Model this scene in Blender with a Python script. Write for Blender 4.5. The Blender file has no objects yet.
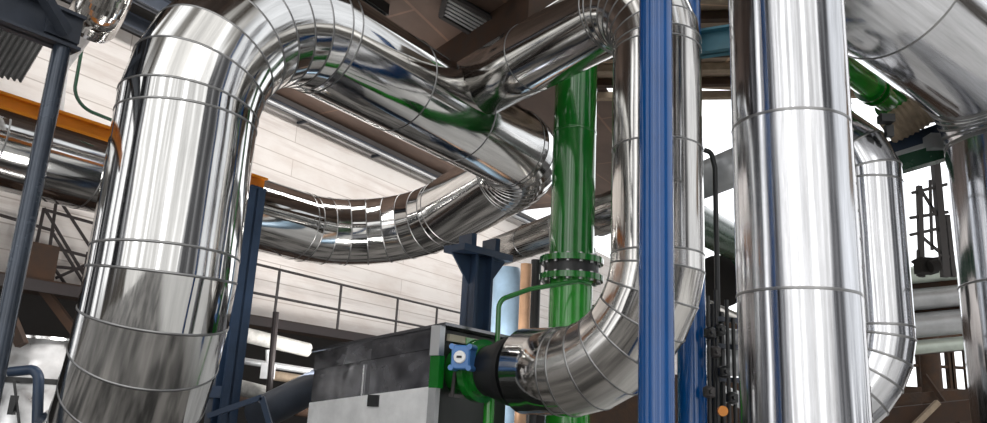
import bpy, math, random
from mathutils import Vector, Matrix
random.seed(7)
PI = math.pi
V = Vector
scn = bpy.context.scene
col = scn.collection

# ------------------------------------------------------------------ camera
F = 790.0; CX, CY = 493.5, 211.5
up = V((157, 3060, -F)).normalized()
fw = V((0, 0, -1)); fw = (fw - up * fw.dot(up)).normalized()
rt = fw.cross(up)
RM = Matrix((rt, fw, up))                 # camera axes -> world axes
CAM = V((0, 0, 1.6))
cd = bpy.data.cameras.new('camera'); cam = bpy.data.objects.new('camera', cd); col.objects.link(cam)
cd.sensor_width = 36.0; cd.lens = 36.0 * F / 987.0; cd.clip_end = 300
cam.matrix_world = Matrix.Translation(CAM) @ RM.to_4x4()
scn.camera = cam

def ray(x, y): return RM @ V(((x - CX) / F, -(y - CY) / F, -1.0))
def P(x, y, Y): r = ray(x, y); return CAM + r * (Y / r.y)          # point at distance Y ahead
def PZ(x, y, z): r = ray(x, y); return CAM + r * ((z - CAM.z) / r.z)  # point at height z
D1 = V((.532, .847, 0)).normalized()      # along the left wall, away to the right
D2 = V((-.56, .829, 0)).normalized()      # away to the left
WN = V((D1.y, -D1.x, 0)); WC = -10.9      # wall plane
def PW(x, y, off=0.0): r = ray(x, y); return CAM + r * ((WC + off - WN.dot(CAM)) / WN.dot(r))
def XY(p, z): return V((p.x, p.y, z))
UP = V((0, 0, 1))

# ------------------------------------------------------------------ materials
def new_mat(name):
    m = bpy.data.materials.new(name); m.use_nodes = True
    nt = m.node_tree; b = nt.nodes['Principled BSDF']
    return m, nt, b
def ramp(nt, fac, stops, interp='LINEAR'):
    r = nt.nodes.new('ShaderNodeValToRGB'); cr = r.color_ramp; cr.interpolation = interp
    while len(cr.elements) < len(stops): cr.elements.new(0.5)
    for e, (p, c) in zip(cr.elements, stops):
        e.position = p; e.color = (c[0], c[1], c[2], 1) if hasattr(c, '__len__') else (c, c, c, 1)
    nt.links.new(fac, r.inputs[0]); return r.outputs[0]
def mapr(nt, fac, a, b, lo, hi):
    n = nt.nodes.new('ShaderNodeMapRange'); n.inputs[1].default_value = a; n.inputs[2].default_value = b
    n.inputs[3].default_value = lo; n.inputs[4].default_value = hi
    nt.links.new(fac, n.inputs[0]); return n.outputs[0]
def math_(nt, op, a, b=None):
    n = nt.nodes.new('ShaderNodeMath'); n.operation = op
    for i, s in enumerate((a, b)):
        if s is None: continue
        if isinstance(s, (int, float)): n.inputs[i].default_value = s
        else: nt.links.new(s, n.inputs[i])
    return n.outputs[0]
def noise(nt, vec, scale, detail=3, rough=.5):
    n = nt.nodes.new('ShaderNodeTexNoise'); n.inputs['Scale'].default_value = scale
    n.inputs['Detail'].default_value = detail; n.inputs['Roughness'].default_value = rough
    if vec is not None: nt.links.new(vec, n.inputs['Vector'])
    return n.outputs[0]
def mapping(nt, vec, scale):
    n = nt.nodes.new('ShaderNodeMapping'); n.inputs['Scale'].default_value = scale
    nt.links.new(vec, n.inputs['Vector']); return n.outputs[0]
def mixc(nt, fac, a, b, mode='MIX'):
    n = nt.nodes.new('ShaderNodeMix'); n.data_type = 'RGBA'; n.blend_type = mode
    for i, s in ((0, fac), (6, a), (7, b)):
        if isinstance(s, (int, float)): n.inputs[i].default_value = s
        elif isinstance(s, tuple): n.inputs[i].default_value = (*s, 1)
        else: nt.links.new(s, n.inputs[i])
    return n.outputs[2]

def clad_metal(name, tint=(.84, .84, .83), rough=.11, streak=.2, dent=.3, iso=False):
    """thin aluminium sheet: streaky along the run, slightly dented, every sheet a little different"""
    m, nt, b = new_mat(name)
    uv = nt.nodes.new('ShaderNodeUVMap'); uv.uv_map = 'uv'
    at = nt.nodes.new('ShaderNodeAttribute'); at.attribute_name = 'sheet'
    s1 = noise(nt, mapping(nt, uv.outputs[0], (4.0, .3, 1) if not iso else (2, 2, 1)), 1.0, 2, .5)
    s2 = noise(nt, mapping(nt, uv.outputs[0], (60, 1.2, 1) if not iso else (4, 5, 1)), 1.0, 2)
    d1 = noise(nt, mapping(nt, uv.outputs[0], (1.5, .9, 1)), 1.0, 2, .5)
    h = math_(nt, 'ADD', math_(nt, 'MULTIPLY', s1, streak), math_(nt, 'MULTIPLY', d1, dent))
    bp = nt.nodes.new('ShaderNodeBump'); bp.inputs['Strength'].default_value = 1.0; bp.inputs['Distance'].default_value = .02
    nt.links.new(h, bp.inputs['Height']); nt.links.new(bp.outputs[0], b.inputs['Normal'])
    dirt = mapr(nt, noise(nt, mapping(nt, uv.outputs[0], (13, .7, 1) if not iso else (2, 2, 1)), 1.0, 5, .7), .3, .75, 1.02, .6)
    tone = math_(nt, 'MULTIPLY', dirt, mapr(nt, at.outputs['Fac'], 0, 1, .8, 1.05))
    c = mixc(nt, 1.0, tint, (1, 1, 1), 'MULTIPLY')
    cm = nt.nodes.new('ShaderNodeVectorMath'); cm.operation = 'SCALE'; cm.inputs[0].default_value = tint
    nt.links.new(tone, cm.inputs['Scale']); nt.links.new(cm.outputs[0], b.inputs['Base Color'])
    b.inputs['Metallic'].default_value = 1.0
    nt.links.new(math_(nt, 'ADD', mapr(nt, s2, .3, .7, rough * .6, rough * 1.5), mapr(nt, at.outputs['Fac'], 0, 1, -.03, .05)), b.inputs['Roughness'])
    return m
def paint(name, c, rough=.35, metallic=0.0, coat=0.0, var=.25, scale=3.0, bump=0.0):
    m, nt, b = new_mat(name)
    tc = nt.nodes.new('ShaderNodeTexCoord')
    f = noise(nt, tc.outputs['Object'], scale, 5, .6)
    dk = tuple(x * (1 - var) for x in c); lt = tuple(min(1, x * (1 + var * .6)) for x in c)
    nt.links.new(ramp(nt, f, [(.3, dk), (.7, lt)]), b.inputs['Base Color'])
    nt.links.new(mapr(nt, f, .3, .7, rough * .85, min(1, rough * 1.2)), b.inputs['Roughness'])
    b.inputs['Metallic'].default_value = metallic; b.inputs['Coat Weight'].default_value = coat
    if bump:
        bp = nt.nodes.new('ShaderNodeBump'); bp.inputs['Strength'].default_value = bump; bp.inputs['Distance'].default_value = .02
        nt.links.new(noise(nt, tc.outputs['Object'], scale * 4, 4), bp.inputs['Height']); nt.links.new(bp.outputs[0], b.inputs['Normal'])
    return m

M = {}
M['alu'] = clad_metal('bright_cladding', rough=.08, dent=.24)
M['alu_warm'] = clad_metal('warm_cladding', (.80, .78, .75), .12)
M['alu_pale'] = clad_metal('pale_cladding', (.80, .81, .84), .13, .2, .2)
M['alu_dull'] = clad_metal('dull_cladding', (.62, .60, .57), .3, .3, .3)
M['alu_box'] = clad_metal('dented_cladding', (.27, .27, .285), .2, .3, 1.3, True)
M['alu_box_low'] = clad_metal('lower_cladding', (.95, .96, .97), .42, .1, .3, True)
M['band'] = paint('seam_band_metal', (.30, .30, .30), .35, 1.0)
M['band_lt'] = paint('bright_band_metal', (.85, .85, .85), .2, 1.0)
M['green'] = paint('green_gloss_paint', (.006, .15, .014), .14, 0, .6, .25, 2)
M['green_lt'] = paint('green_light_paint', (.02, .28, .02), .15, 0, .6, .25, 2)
M['green_dk'] = paint('dark_green_paint', (.012, .06, .03), .25, 0, .3)
M['blue'] = paint('blue_gloss_paint', (.001, .065, .24), .18, 0, .4, .15, 3)
M['blue_valve'] = paint('blue_actuator_paint', (.06, .2, .5), .3, 0, .3)
M['steel_blue'] = paint('blue_grey_steel', (.02, .042, .085), .4, 0, .1, .3)
M['steel_dark'] = paint('dark_grey_steel', (.045, .055, .075), .5, 0, 0, .35)
M['steel_pillar'] = paint('grey_pillar_paint', (.045, .06, .085), .25, .3, .2, .3)
M['teal'] = paint('teal_steel', (.05, .17, .22), .5)
M['navy'] = paint('navy_steel', (.004, .018, .045), .4)
M['orange'] = paint('orange_paint', (.72, .24, .01), .4, 0, .1, .2)
M['black'] = paint('black_paint', (.012, .013, .014), .4)
M['rail'] = paint('rail_steel', (.05, .045, .045), .55)
M['rail_dk'] = paint('stair_steel', (.03, .022, .022), .6)
M['white'] = paint('white_enamel', (.85, .86, .87), .3)
M['white_lag'] = paint('white_lagging', (.55, .54, .51), .7, 0, 0, .3, 8, .3)
M['rust'] = paint('rusty_brown', (.05, .026, .015), .8, 0, 0, .5, 4)
M['timber'] = paint('brown_timber', (.06, .032, .018), .75, 0, 0, .45, 5, .3)
M['copper'] = paint('tan_copper', (.55, .33, .2), .4, .2)
M['tan'] = paint('tan_lagging', (.36, .28, .20), .75, 0, 0, .35, 6, .5)
M['grey'] = paint('grey_duct', (.42, .43, .44), .35, .3, 0, .2)
M['palegreen'] = paint('pale_green_duct', (.50, .56, .50), .4, .4, 0, .2)
M['paleblue'] = paint('pale_blue_tank', (.35, .5, .65), .35)
M['concrete'] = paint('concrete_floor', (.22, .21, .20), .6, 0, 0, .5, 1.5)
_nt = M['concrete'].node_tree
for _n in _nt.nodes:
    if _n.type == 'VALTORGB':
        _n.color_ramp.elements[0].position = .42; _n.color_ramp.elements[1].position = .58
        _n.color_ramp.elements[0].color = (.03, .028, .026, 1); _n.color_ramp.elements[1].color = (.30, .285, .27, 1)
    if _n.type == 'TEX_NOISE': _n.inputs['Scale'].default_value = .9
M['dark'] = paint('near_black', (.012, .010, .009), .9, 0, 0, .5)  # plain near-black finish for undercroft wall, ceiling bay, vessel and motor
M['plate'] = paint('beige_plate', (.55, .5, .38), .5)
M['corr'] = paint('weathered_sheet', (.05, .05, .05), .5, .3)
M['sheet_white'] = paint('pale_sheet', (.88, .89, .90), .4, .1, 0, .2, 2.5, .25)
_m, _nt, _b = new_mat('window_glass'); _b.inputs['Transmission Weight'].default_value = 1; _b.inputs['Roughness'].default_value = .02; _b.inputs['IOR'].default_value = 1.1; M['glass'] = _m
M['dial'] = paint('white_dial', (.9, .9, .88), .4, 0, 0, .05)

def wall_mat():
    m, nt, b = new_mat('whitewashed_brick')
    tc = nt.nodes.new('ShaderNodeTexCoord')
    br = nt.nodes.new('ShaderNodeTexBrick')
    nt.links.new(tc.outputs['UV'], br.inputs['Vector'])
    br.inputs['Scale'].default_value = 1.0; br.inputs['Brick Width'].default_value = 7.3; br.inputs['Row Height'].default_value = .34
    br.inputs['Mortar Size'].default_value = .012; br.inputs['Mortar Smooth'].default_value = .6
    br.inputs['Color1'].default_value = (.86, .82, .79, 1); br.inputs['Color2'].default_value = (.80, .765, .735, 1); br.inputs['Mortar'].default_value = (.50, .45, .42, 1)
    g = noise(nt, mapping(nt, tc.outputs['UV'], (.7, 1.6, 1)), 1.0, 6, .65)
    g2 = noise(nt, mapping(nt, tc.outputs['UV'], (.25, 5, 1)), 1.0, 6, .7)
    c = mixc(nt, mapr(nt, g, .45, .70, 0, .55), br.outputs[0], (.62, .54, .49))
    c = mixc(nt, mapr(nt, g2, .52, .68, 0, .6), c, (.56, .49, .45))
    nt.links.new(c, b.inputs['Base Color']); b.inputs['Roughness'].default_value = .85
    bp = nt.nodes.new('ShaderNodeBump'); bp.inputs['Strength'].default_value = .4; bp.inputs['Distance'].default_value = .03
    nt.links.new(g, bp.inputs['Height']); nt.links.new(bp.outputs[0], b.inputs['Normal'])
    return m
M['wall'] = wall_mat()
def ceil_mat(name, a, c2):
    m, nt, b = new_mat(name)
    tc = nt.nodes.new('ShaderNodeTexCoord')
    g = noise(nt, mapping(nt, tc.outputs['UV'], (.5, .9, 1)), 1.0, 5, .6)
    w = nt.nodes.new('ShaderNodeTexBrick'); nt.links.new(tc.outputs['UV'], w.inputs['Vector'])
    w.inputs['Scale'].default_value = 1; w.inputs['Brick Width'].default_value = 5; w.inputs['Row Height'].default_value = 1.3
    w.inputs['Mortar Size'].default_value = .025
    w.inputs['Color1'].default_value = (1, 1, 1, 1); w.inputs['Color2'].default_value = (.85, .85, .85, 1); w.inputs['Mortar'].default_value = (1.6, 1.5, 1.4, 1)
    nt.links.new(mixc(nt, 1.0, ramp(nt, g, [(.3, a), (.7, c2)]), w.outputs[0], 'MULTIPLY'), b.inputs['Base Color'])
    b.inputs['Roughness'].default_value = .55
    return m
M['ceil'] = ceil_mat('brown_ceiling', (.10, .065, .05), (.20, .135, .105))
M['ceil_tan'] = ceil_mat('tan_ceiling', (.30, .22, .16), (.55, .42, .32))

# ------------------------------------------------------------------ object helpers
def tag(o, label=None, cat=None, group=None, kind=None):
    if label: o['label'] = label
    if cat: o['category'] = cat
    if group: o['group'] = group
    if kind: o['kind'] = kind
    return o
def thing(name, label, cat, loc=(0, 0, 0), group=None):
    o = bpy.data.objects.new(name, None); o.empty_display_size = .2
    o.location = loc; col.objects.link(o); return tag(o, label, cat, group)

class MB:
    def __init__(s): s.v = []; s.f = []; s.uv = []; s.sh = []
    def face(s, idx, uvs=None, sh=.5): s.f.append(tuple(idx)); s.uv.append(uvs); s.sh.append(sh)
    def hexa(s, c):                       # 8 corners: bottom 0-3 counter-clockwise, top 4-7
        b = len(s.v); s.v += [V(p) for p in c]
        for q in ((3, 2, 1, 0), (4, 5, 6, 7), (0, 1, 5, 4), (1, 2, 6, 5), (2, 3, 7, 6), (3, 0, 4, 7)): s.face([b + i for i in q])
    def box(s, c, size, ax=None):         # centre, size, axes
        ax = ax or (V((1, 0, 0)), V((0, 1, 0)), UP)
        x, y, z = (a * (k / 2) for a, k in zip(ax, size)); c = V(c)
        s.hexa([c - x - y - z, c + x - y - z, c + x + y - z, c - x + y - z, c - x - y + z, c + x - y + z, c + x + y + z, c - x + y + z])
    def bar(s, a, b, w, h, side=None):    # beam of rectangular section between two points
        a, b = V(a), V(b); d = (b - a); L = d.length; d.normalize()
        sd = V(side) if side else d.cross(UP)
        if sd.length < 1e-4: sd = V((1, 0, 0))
        sd = (sd - d * sd.dot(d)).normalized(); u = sd.cross(d)
        s.box((a + b) / 2, (L, w, h), (d, sd, u))
    def ibeam(s, a, b, w, h, t=.02, side=None):
        a, b = V(a), V(b); d = (b - a).normalized(); sd = V(side) if side else d.cross(UP)
        sd = (sd - d * sd.dot(d)).normalized(); u = sd.cross(d)
        s.bar(a, b, t, h, sd)
        for k in (1, -1): s.bar(a + u * k * (h / 2 - t / 2), b + u * k * (h / 2 - t / 2), w, t, sd)
    def tube(s, a, b, r, r2=None, n=12, cap=True):
        a, b = V(a), V(b); d = (b - a).normalized(); r2 = r if r2 is None else r2
        u = d.orthogonal().normalized(); w = d.cross(u); k = len(s.v)
        for p, rr in ((a, r), (b, r2)):
            s.v += [p + (u * math.cos(2 * PI * i / n) + w * math.sin(2 * PI * i / n)) * rr for i in range(n)]
        for i in range(n):
            j = (i + 1) % n; s.face((k + i, k + j, k + n + j, k + n + i))
        if cap: s.face([k + n - 1 - i for i in range(n)]); s.face([k + n + i for i in range(n)])
    def lathe(s, o, d, prof, n=32):       # profile of (along, radius) about axis d
        o, d = V(o), V(d).normalized(); u = d.orthogonal().normalized(); w = d.cross(u); k = len(s.v)
        for a, r in prof:
            s.v += [o + d * a + (u * math.cos(2 * PI * i / n) + w * math.sin(2 * PI * i / n)) * r for i in range(n)]
        for j in range(len(prof) - 1):
            for i in range(n):
                q = (i + 1) % n; s.face((k + j * n + i, k + j * n + q, k + (j + 1) * n + q, k + (j + 1) * n + i))
        if prof[0][1] > 1e-4: s.face([k + n - 1 - i for i in range(n)])
        if prof[-1][1] > 1e-4: s.face([k + (len(prof) - 1) * n + i for i in range(n)])
    def build(s, name, mat, root=None, smooth=None, label=None):
        off = V(root.matrix_basis.translation) if root else V((0, 0, 0))
        r = root
        while r is not None and r.parent is not None: r = r.parent; off = off + r.matrix_basis.translation
        me = bpy.data.meshes.new(name); me.from_pydata([tuple(p - off) for p in s.v], [], s.f)
        if any(u is not None for u in s.uv):
            ul = me.uv_layers.new(name='uv'); k = 0
            for pl in me.polygons:
                u = s.uv[pl.index] or [(0, 0)] * pl.loop_total
                for q, li in enumerate(pl.loop_indices): ul.data[li].uv = u[q]
        at = me.attributes.new('sheet', 'FLOAT', 'FACE')
        for i, x in enumerate(s.sh): at.data[i].value = x
        me.materials.append(mat)
        if smooth is None: me.polygons.foreach_set('use_smooth', [False] * len(me.polygons))
        else:
            me.polygons.foreach_set('use_smooth', [True] * len(me.polygons))
            if smooth < PI: me.set_sharp_from_angle(angle=smooth)
        me.update()
        o = bpy.data.objects.new(name, me); col.objects.link(o)
        if root: o.parent = root
        if label: o['label'] = label
        return o
SM = math.radians(35)

def fillet(pts, rads, gores):
    """nodes [(point, kind of the segment that ends there)] of a polyline whose corners are mitred elbows"""
    pts = [V(p) for p in pts]; out = [(pts[0], None)]
    for i in range(1, len(pts) - 1):
        a, p, b = pts[i - 1], pts[i], pts[i + 1]
        d0 = (p - a).normalized(); d1 = (b - p).normalized(); ang = d0.angle(d1)
        R = rads[i - 1]; n = gores[i - 1]; t = R * math.tan(ang / 2)
        ctr_dir = (d1 - d0).normalized(); c = p + ctr_dir * (R / math.cos(ang / 2))
        ax = d0.cross(d1).normalized(); s = p - d0 * t
        out.append((s, 'straight'))
        # vertices of the gored elbow lie a little outside the arc so the gores are tangent to it
        for k in range(n):
            m = Matrix.Rotation(ang * (k + .5) / n, 3, ax) @ (s - c)
            out.append((c + m / math.cos(ang / (2 * n)), 'elbow'))
        out.append((p + d1 * t, 'elbow'))
    out.append((pts[-1], 'straight')); return out

def pipe(root, pts, rads, gores, R, mat, sheet=None, bands=True, band_mat=None, band_w=.03, band_h=.008, n=56, caps=(False, False), first=None, sec_mat=None, skip_band=()):
    """cladded pipe: straight_section and elbow parts, a seam_band at every joint"""
    nodes = fillet(pts, rads, gores)
    # cut the straights into sheets
    fin = [nodes[0]]; joint = [False]
    for i in range(1, len(nodes)):
        p, k = nodes[i]; q = fin[-1][0]
        if k == 'straight' and sheet:
            L = (p - q).length; m = max(1, round(L / sheet))
            for j in range(1, m): fin.append((q.lerp(p, j / m), 'straight')); joint.append(True)
        fin.append((p, k)); joint.append(True)
    P_ = [x[0] for x in fin]; K = [x[1] for x in fin]; N = len(P_)
    dirs = [(P_[i + 1] - P_[i]).normalized() for i in range(N - 1)]
    u = dirs[0].orthogonal().normalized(); fr = []
    for i in range(N - 1):
        if i:
            rot = dirs[i - 1].rotation_difference(dirs[i]); u = rot @ u
        u = (u - dirs[i] * u.dot(dirs[i])).normalized(); fr.append((u.copy(), dirs[i].cross(u)))
    def ring(i, seg, rad, shift=0.0):
        d = dirs[seg]; a, b = fr[seg]
        if 0 < i < N - 1: m = (dirs[i - 1] + dirs[i]).normalized()
        else: m = d
        o = []
        for q in range(n):
            th = 2 * PI * q / n; w = (a * math.cos(th) + b * math.sin(th)) * rad
            o.append(P_[i] + w - d * (w.dot(m) / d.dot(m)) + d * shift)
        return o
    secs = []; cur = None
    for i in range(N - 1):
        k = K[i + 1]
        if cur is None or cur[0] != k: cur = (k, MB(), []); secs.append(cur)
        mb = cur[1]; b0 = len(mb.v); mb.v += ring(i, i, R); mb.v += ring(i + 1, i, R)
        L = (P_[i + 1] - P_[i]).length; v0 = random.random() * 40; sh = random.random(); u0 = random.random() * 30
        c = 2 * PI * R / n
        for q in range(n):
            r = (q + 1) % n
            mb.face((b0 + q, b0 + r, b0 + n + r, b0 + n + q), [(u0 + q * c, v0), (u0 + (q + 1) * c, v0), (u0 + (q + 1) * c, v0 + L), (u0 + q * c, v0 + L)], sh)
        if i == 0 and caps[0]: mb.face([b0 + n - 1 - q for q in range(n)])
        if i == N - 2 and caps[1]: mb.face([b0 + n + q for q in range(n)])
    for k, mb, _ in secs:
        mb.build('elbow' if k == 'elbow' else 'straight_section', (sec_mat or {}).get(k, mat), root, PI)
    if bands:
        for i in range(1, N - 1):
            if i in skip_band or not joint[i]: continue
            if (P_[i] - P_[i - 1]).length < .06: continue
            mb = MB(); prof = [(-band_w / 2, -.001), (-band_w / 4, band_h), (band_w / 4, band_h), (band_w / 2, -.001)]
            for sft, h in prof: mb.v += ring(i, i - 1 if sft < 0 else i, R + h, sft)
            for j in range(3):
                for q in range(n):
                    r = (q + 1) % n; mb.face((j * n + q, j * n + r, (j + 1) * n + r, (j + 1) * n + q))
            mb.build('seam_band', band_mat or M['band'], root, PI)
    return P_, dirs

def simple_tube(root, name, pts, R, mat, rads=None, n=16, steps=6, label=None):
    """small bent tube as one mesh"""
    k = len(pts) - 2
    nodes = [p for p, _ in fillet(pts, rads or [R * 3] * k, [steps] * k)] if k > 0 else [V(p) for p in pts]
    mb = MB(); N = len(nodes); dirs = [(nodes[i + 1] - nodes[i]).normalized() for i in range(N - 1)]
    u = dirs[0].orthogonal().normalized()
    for i in range(N):
        d = dirs[0] if i == 0 else dirs[-1] if i == N - 1 else (dirs[i - 1] + dirs[i]).normalized()
        if i: u = dirs[max(0, i - 2)].rotation_difference(dirs[min(i - 1, N - 2)]) @ u if i > 1 else u
        u = (u - d * u.dot(d)).normalized(); w = d.cross(u)
        mb.v += [nodes[i] + (u * math.cos(2 * PI * q / n) + w * math.sin(2 * PI * q / n)) * R for q in range(n)]
    for i in range(N - 1):
        for q in range(n):
            r = (q + 1) % n; mb.face((i * n + q, i * n + r, (i + 1) * n + r, (i + 1) * n + q))
    mb.face([n - 1 - q for q in range(n)]); mb.face([(N - 1) * n + q for q in range(n)])
    return mb.build(name, mat, root, SM, label)
def solid(name, label, cat, mat, build, group=None, smooth=None):
    mb = MB(); build(mb); o = mb.build(name, mat, None, smooth); return tag(o, label, cat, group)
def struct(name, mat, build, smooth=None):
    mb = MB(); build(mb); return tag(mb.build(name, mat, None, smooth), kind='structure')
def quad_uv(mb, p, uv, sh=.5):
    b = len(mb.v); mb.v += [V(x) for x in p]; mb.face([b, b + 1, b + 2, b + 3], uv, sh)

# ------------------------------------------------------------------ the hall
CEIL = PW(282, 104).z
wa = PW(-120, 150); wb = PW(640, 240)
z_low = PW(300, 330).z
def wall_seg(mb, z0, z1, off=0.0, x0=-220, x1=690):
    a, b = PW(x0, 200, off), PW(x1, 240, off); L = (b - a).length
    quad_uv(mb, [XY(a, z0), XY(b, z0), XY(b, z1), XY(a, z1)], [(0, z0), (L, z0), (L, z1), (0, z1)])
struct('wall_left', M['wall'], lambda mb: wall_seg(mb, z_low, CEIL + .05))
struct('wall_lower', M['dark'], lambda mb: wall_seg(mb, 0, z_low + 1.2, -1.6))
def flr(mb): quad_uv(mb, [(-20, -6, 0), (22, -6, 0), (22, 24, 0), (-20, 24, 0)], [(0, 0), (42, 0), (42, 30), (0, 30)])
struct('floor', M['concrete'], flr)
ca, cb = PW(-220, 200, -.1), PW(505, 240, -.1)
def ceil(mb):
    w = WN * 7.0; L = (cb - ca).length
    quad_uv(mb, [XY(ca, CEIL), XY(ca + w, CEIL), XY(cb + w * .72, CEIL), XY(cb, CEIL)], [(0, 0), (0, 7), (L, 7), (L, 0)])
struct('ceiling', M['ceil'], ceil)

# ------------------------------------------------------------------ the great insulated pipe on the left
RA = .575; zA = 5.29; zL = 4.5
A0 = P(174, 208, 6.4)
a_top = XY(A0, zA); a_bot = XY(A0, 1.02)
k2 = a_top + V((.560, .828, 0)).normalized() * 5.75
q3 = PZ(384, 250, zL); q4 = PZ(40, 153, zL); q5 = q4 + (q4 - q3).normalized() * 3
t = thing('insulated_pipe', 'huge silver clad pipe rising on the left, arching over and doubling back behind', 'pipe', XY(A0 + D2 * 2.2, 0))
PA, DA = pipe(t, [a_bot + D2 * 2.4, a_bot, a_top, k2, q3, q5], [1.72, 1.40, .95, 1.6], [8, 8, 8, 8], RA, M['alu'], 1.15, n=72,
     band_w=.024, band_h=.006, caps=(True, True))

# ------------------------------------------------------------------ branch pipe to the centre riser
RB = .40; zB = 5.58; zC = 1.98
c0 = P(657, 200, 6.7)
b_start = PZ(472, 90, zB)
c_end = P(526, 371, 7.64); zC = c_end.z
t = thing('branch_pipe', 'silver clad branch pipe teeing off the big duct and dropping behind the blue pipe', 'pipe', XY(c0, 0))
bd = (XY(c0, zB) - b_start).normalized()
pipe(t, [b_start, XY(c0, zB), XY(c0, zC), c_end], [.66, .98], [8, 7], RB, M['alu_warm'], 1.25, band_w=.02, band_h=.005, caps=(True, True))

# ------------------------------------------------------------------ tall pipe right of centre
d0 = P(793.5, 200, 5.5)
t = thing('riser_pipe', 'wide straight silver clad riser standing right of the blue pipe, floor to ceiling', 'pipe', XY(d0, 0))
zr1, zr2 = P(797, 287, 5.1).z, P(797, 108, 5.1).z
RD = .415
for za, zb in ((0, zr1), (zr1, zr2), (zr2, 7.6)):
    pipe(t, [XY(d0, za), XY(d0, zb)], [], [], RD, M['alu_pale'], None, bands=False, n=72)
for z in (zr1, zr2):
    mb = MB(); mb.lathe(XY(d0, z - .02), UP, [(.008, RD - .01), (.01, RD + .003), (.02, RD + .005), (.03, RD + .003), (.032, RD - .01)], 72); mb.build('seam_band', M['band'], t, SM)
th = math.radians(-32); o_ = V((math.cos(th), math.sin(th), 0))
mb = MB(); mb.box(XY(d0, 3.8) + o_ * (RD + .002), (.012, .05, 7.5), (o_, V((-o_.y, o_.x, 0)), UP)); mb.build('lap_seam', M['alu_pale'], t)
mb = MB()
for i in range(34): mb.lathe(XY(d0, .3 + i * .2) + o_ * (RD + .006), o_, [(0, .012), (.006, .01), (.009, .003)], 8)
mb.build('rivet_row', M['band'], t, SM)

# ------------------------------------------------------------------ pipe behind it with two bends
e0 = P(870, 250, 8.8); zE1 = PZ(866, 128, 4.85).z; zE1 = 1.6 + 3.18 * 1.1
zE0 = P(880, 395, 8.8).z
t = thing('offset_pipe', 'silver clad pipe bent at both ends, half hidden by the wide riser', 'pipe', XY(e0, 0))
dE = V((-.86, .51, 0)).normalized()
pipe(t, [XY(e0, zE1) + dE * 1.15, XY(e0, zE1), XY(e0, zE0), XY(e0, zE0) + V((-.93, .2, -.35)).normalized() * 1.3], [.68, 1.05], [4, 6], .396, M['alu_pale'], 1.5, caps=(True, True), band_h=.006)

# ------------------------------------------------------------------ near pipe at the right edge
g0 = P(1041, 300, 8.6); zG = P(1022, 86, 8.6).z
t = thing('overhead_pipe', 'fat silver clad overhead pipe turning down along the right edge', 'pipe', XY(g0, 0))
dF = V((-.86, -.49, .22)).normalized()
pipe(t, [XY(g0, 0), XY(g0, zG), XY(g0, zG) + dF * 3.75], [.95], [6], .78, M['alu_pale'], 1.7, n=72, caps=(True, True), band_h=.008)

# ------------------------------------------------------------------ blue and green pipes
bp0 = P(656, 200, 4.8)
t = thing('blue_pipe', 'straight bright blue pipe standing in front of the silver branch riser', 'pipe', XY(bp0, 0))
mb = MB(); mb.tube(XY(bp0, 0.02), XY(bp0, 7.6), .108, n=48); mb.build('pipe_run', M['blue'], t, SM)
mb = MB(); mb.lathe(XY(bp0, 0), UP, [(0, .2), (.04, .2), (.045, .11)], 32); mb.build('base_flange', M['blue'], t, SM)
bq = P(692, 380, 8.3)
t = thing('blue_pipe', 'darker blue pipe rising behind the bend of the silver branch riser', 'pipe', XY(bq, 0))
mb = MB(); mb.tube(XY(bq, 0.02), XY(bq, 7.4), .15, n=40); mb.build('pipe_run', M['blue'], t, SM)
mb = MB(); mb.lathe(XY(bq, 0), UP, [(0, .26), (.04, .26), (.045, .15)], 32); mb.build('base_flange', M['blue'], t, SM)

gp = P(573, 200, 9.4); RG = .27
zf = P(569, 270, 9.4).z
t = thing('green_pipe', 'glossy green vertical pipe with a bolted flange beside the blue pipe', 'pipe', XY(gp, 0))
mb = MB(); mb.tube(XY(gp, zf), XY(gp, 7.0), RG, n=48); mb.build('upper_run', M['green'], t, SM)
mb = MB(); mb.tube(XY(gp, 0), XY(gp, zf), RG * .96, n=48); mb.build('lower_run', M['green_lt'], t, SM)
for k in (1, -1):
    mb = MB(); mb.lathe(XY(gp, zf + k * .105 - .035), UP, [(0, RG), (.0, .385), (.07, .385), (.07, RG)], 48); fl = mb.build('flange', M['green'], t, SM)
    for i in range(14):
        a = 2 * PI * i / 14; p = XY(gp, zf + k * .105) + V((math.cos(a), math.sin(a), 0)) * .34
        mb = MB(); mb.tube(p - UP * .055, p + UP * .055, .024, n=6); mb.build('bolt', M['band'], fl)
mb = MB(); mb.tube(XY(gp, zf - .085), XY(gp, zf + .085), .33, n=40); mb.build('gasket', M['black'], t, SM)
zs = P(573, 135, 9.4).z
mb = MB(); mb.lathe(XY(gp, zs), UP, [(0, RG), (.01, RG + .006), (.03, RG + .006), (.04, RG)], 48); mb.build('weld_seam', M['green'], t, SM)

# green horizontal pipe behind the tall riser
ga = P(684, 216, 9.2); gd = V((.62, .785, 0)).normalized()
t = thing('green_pipe', 'dark green level pipe passing between the branch riser and the wide riser', 'pipe', XY(ga, ga.z))
mb = MB(); mb.tube(ga, ga + gd * 4.6, .235, n=40); mb.build('pipe_run', M['green_dk'], t, SM)
mb = MB(); mb.lathe(ga + gd * 2.2, gd, [(0, .235), (0, .3), (.05, .3), (.05, .235)], 40); mb.build('flange', M['green_dk'], t, SM)
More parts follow.
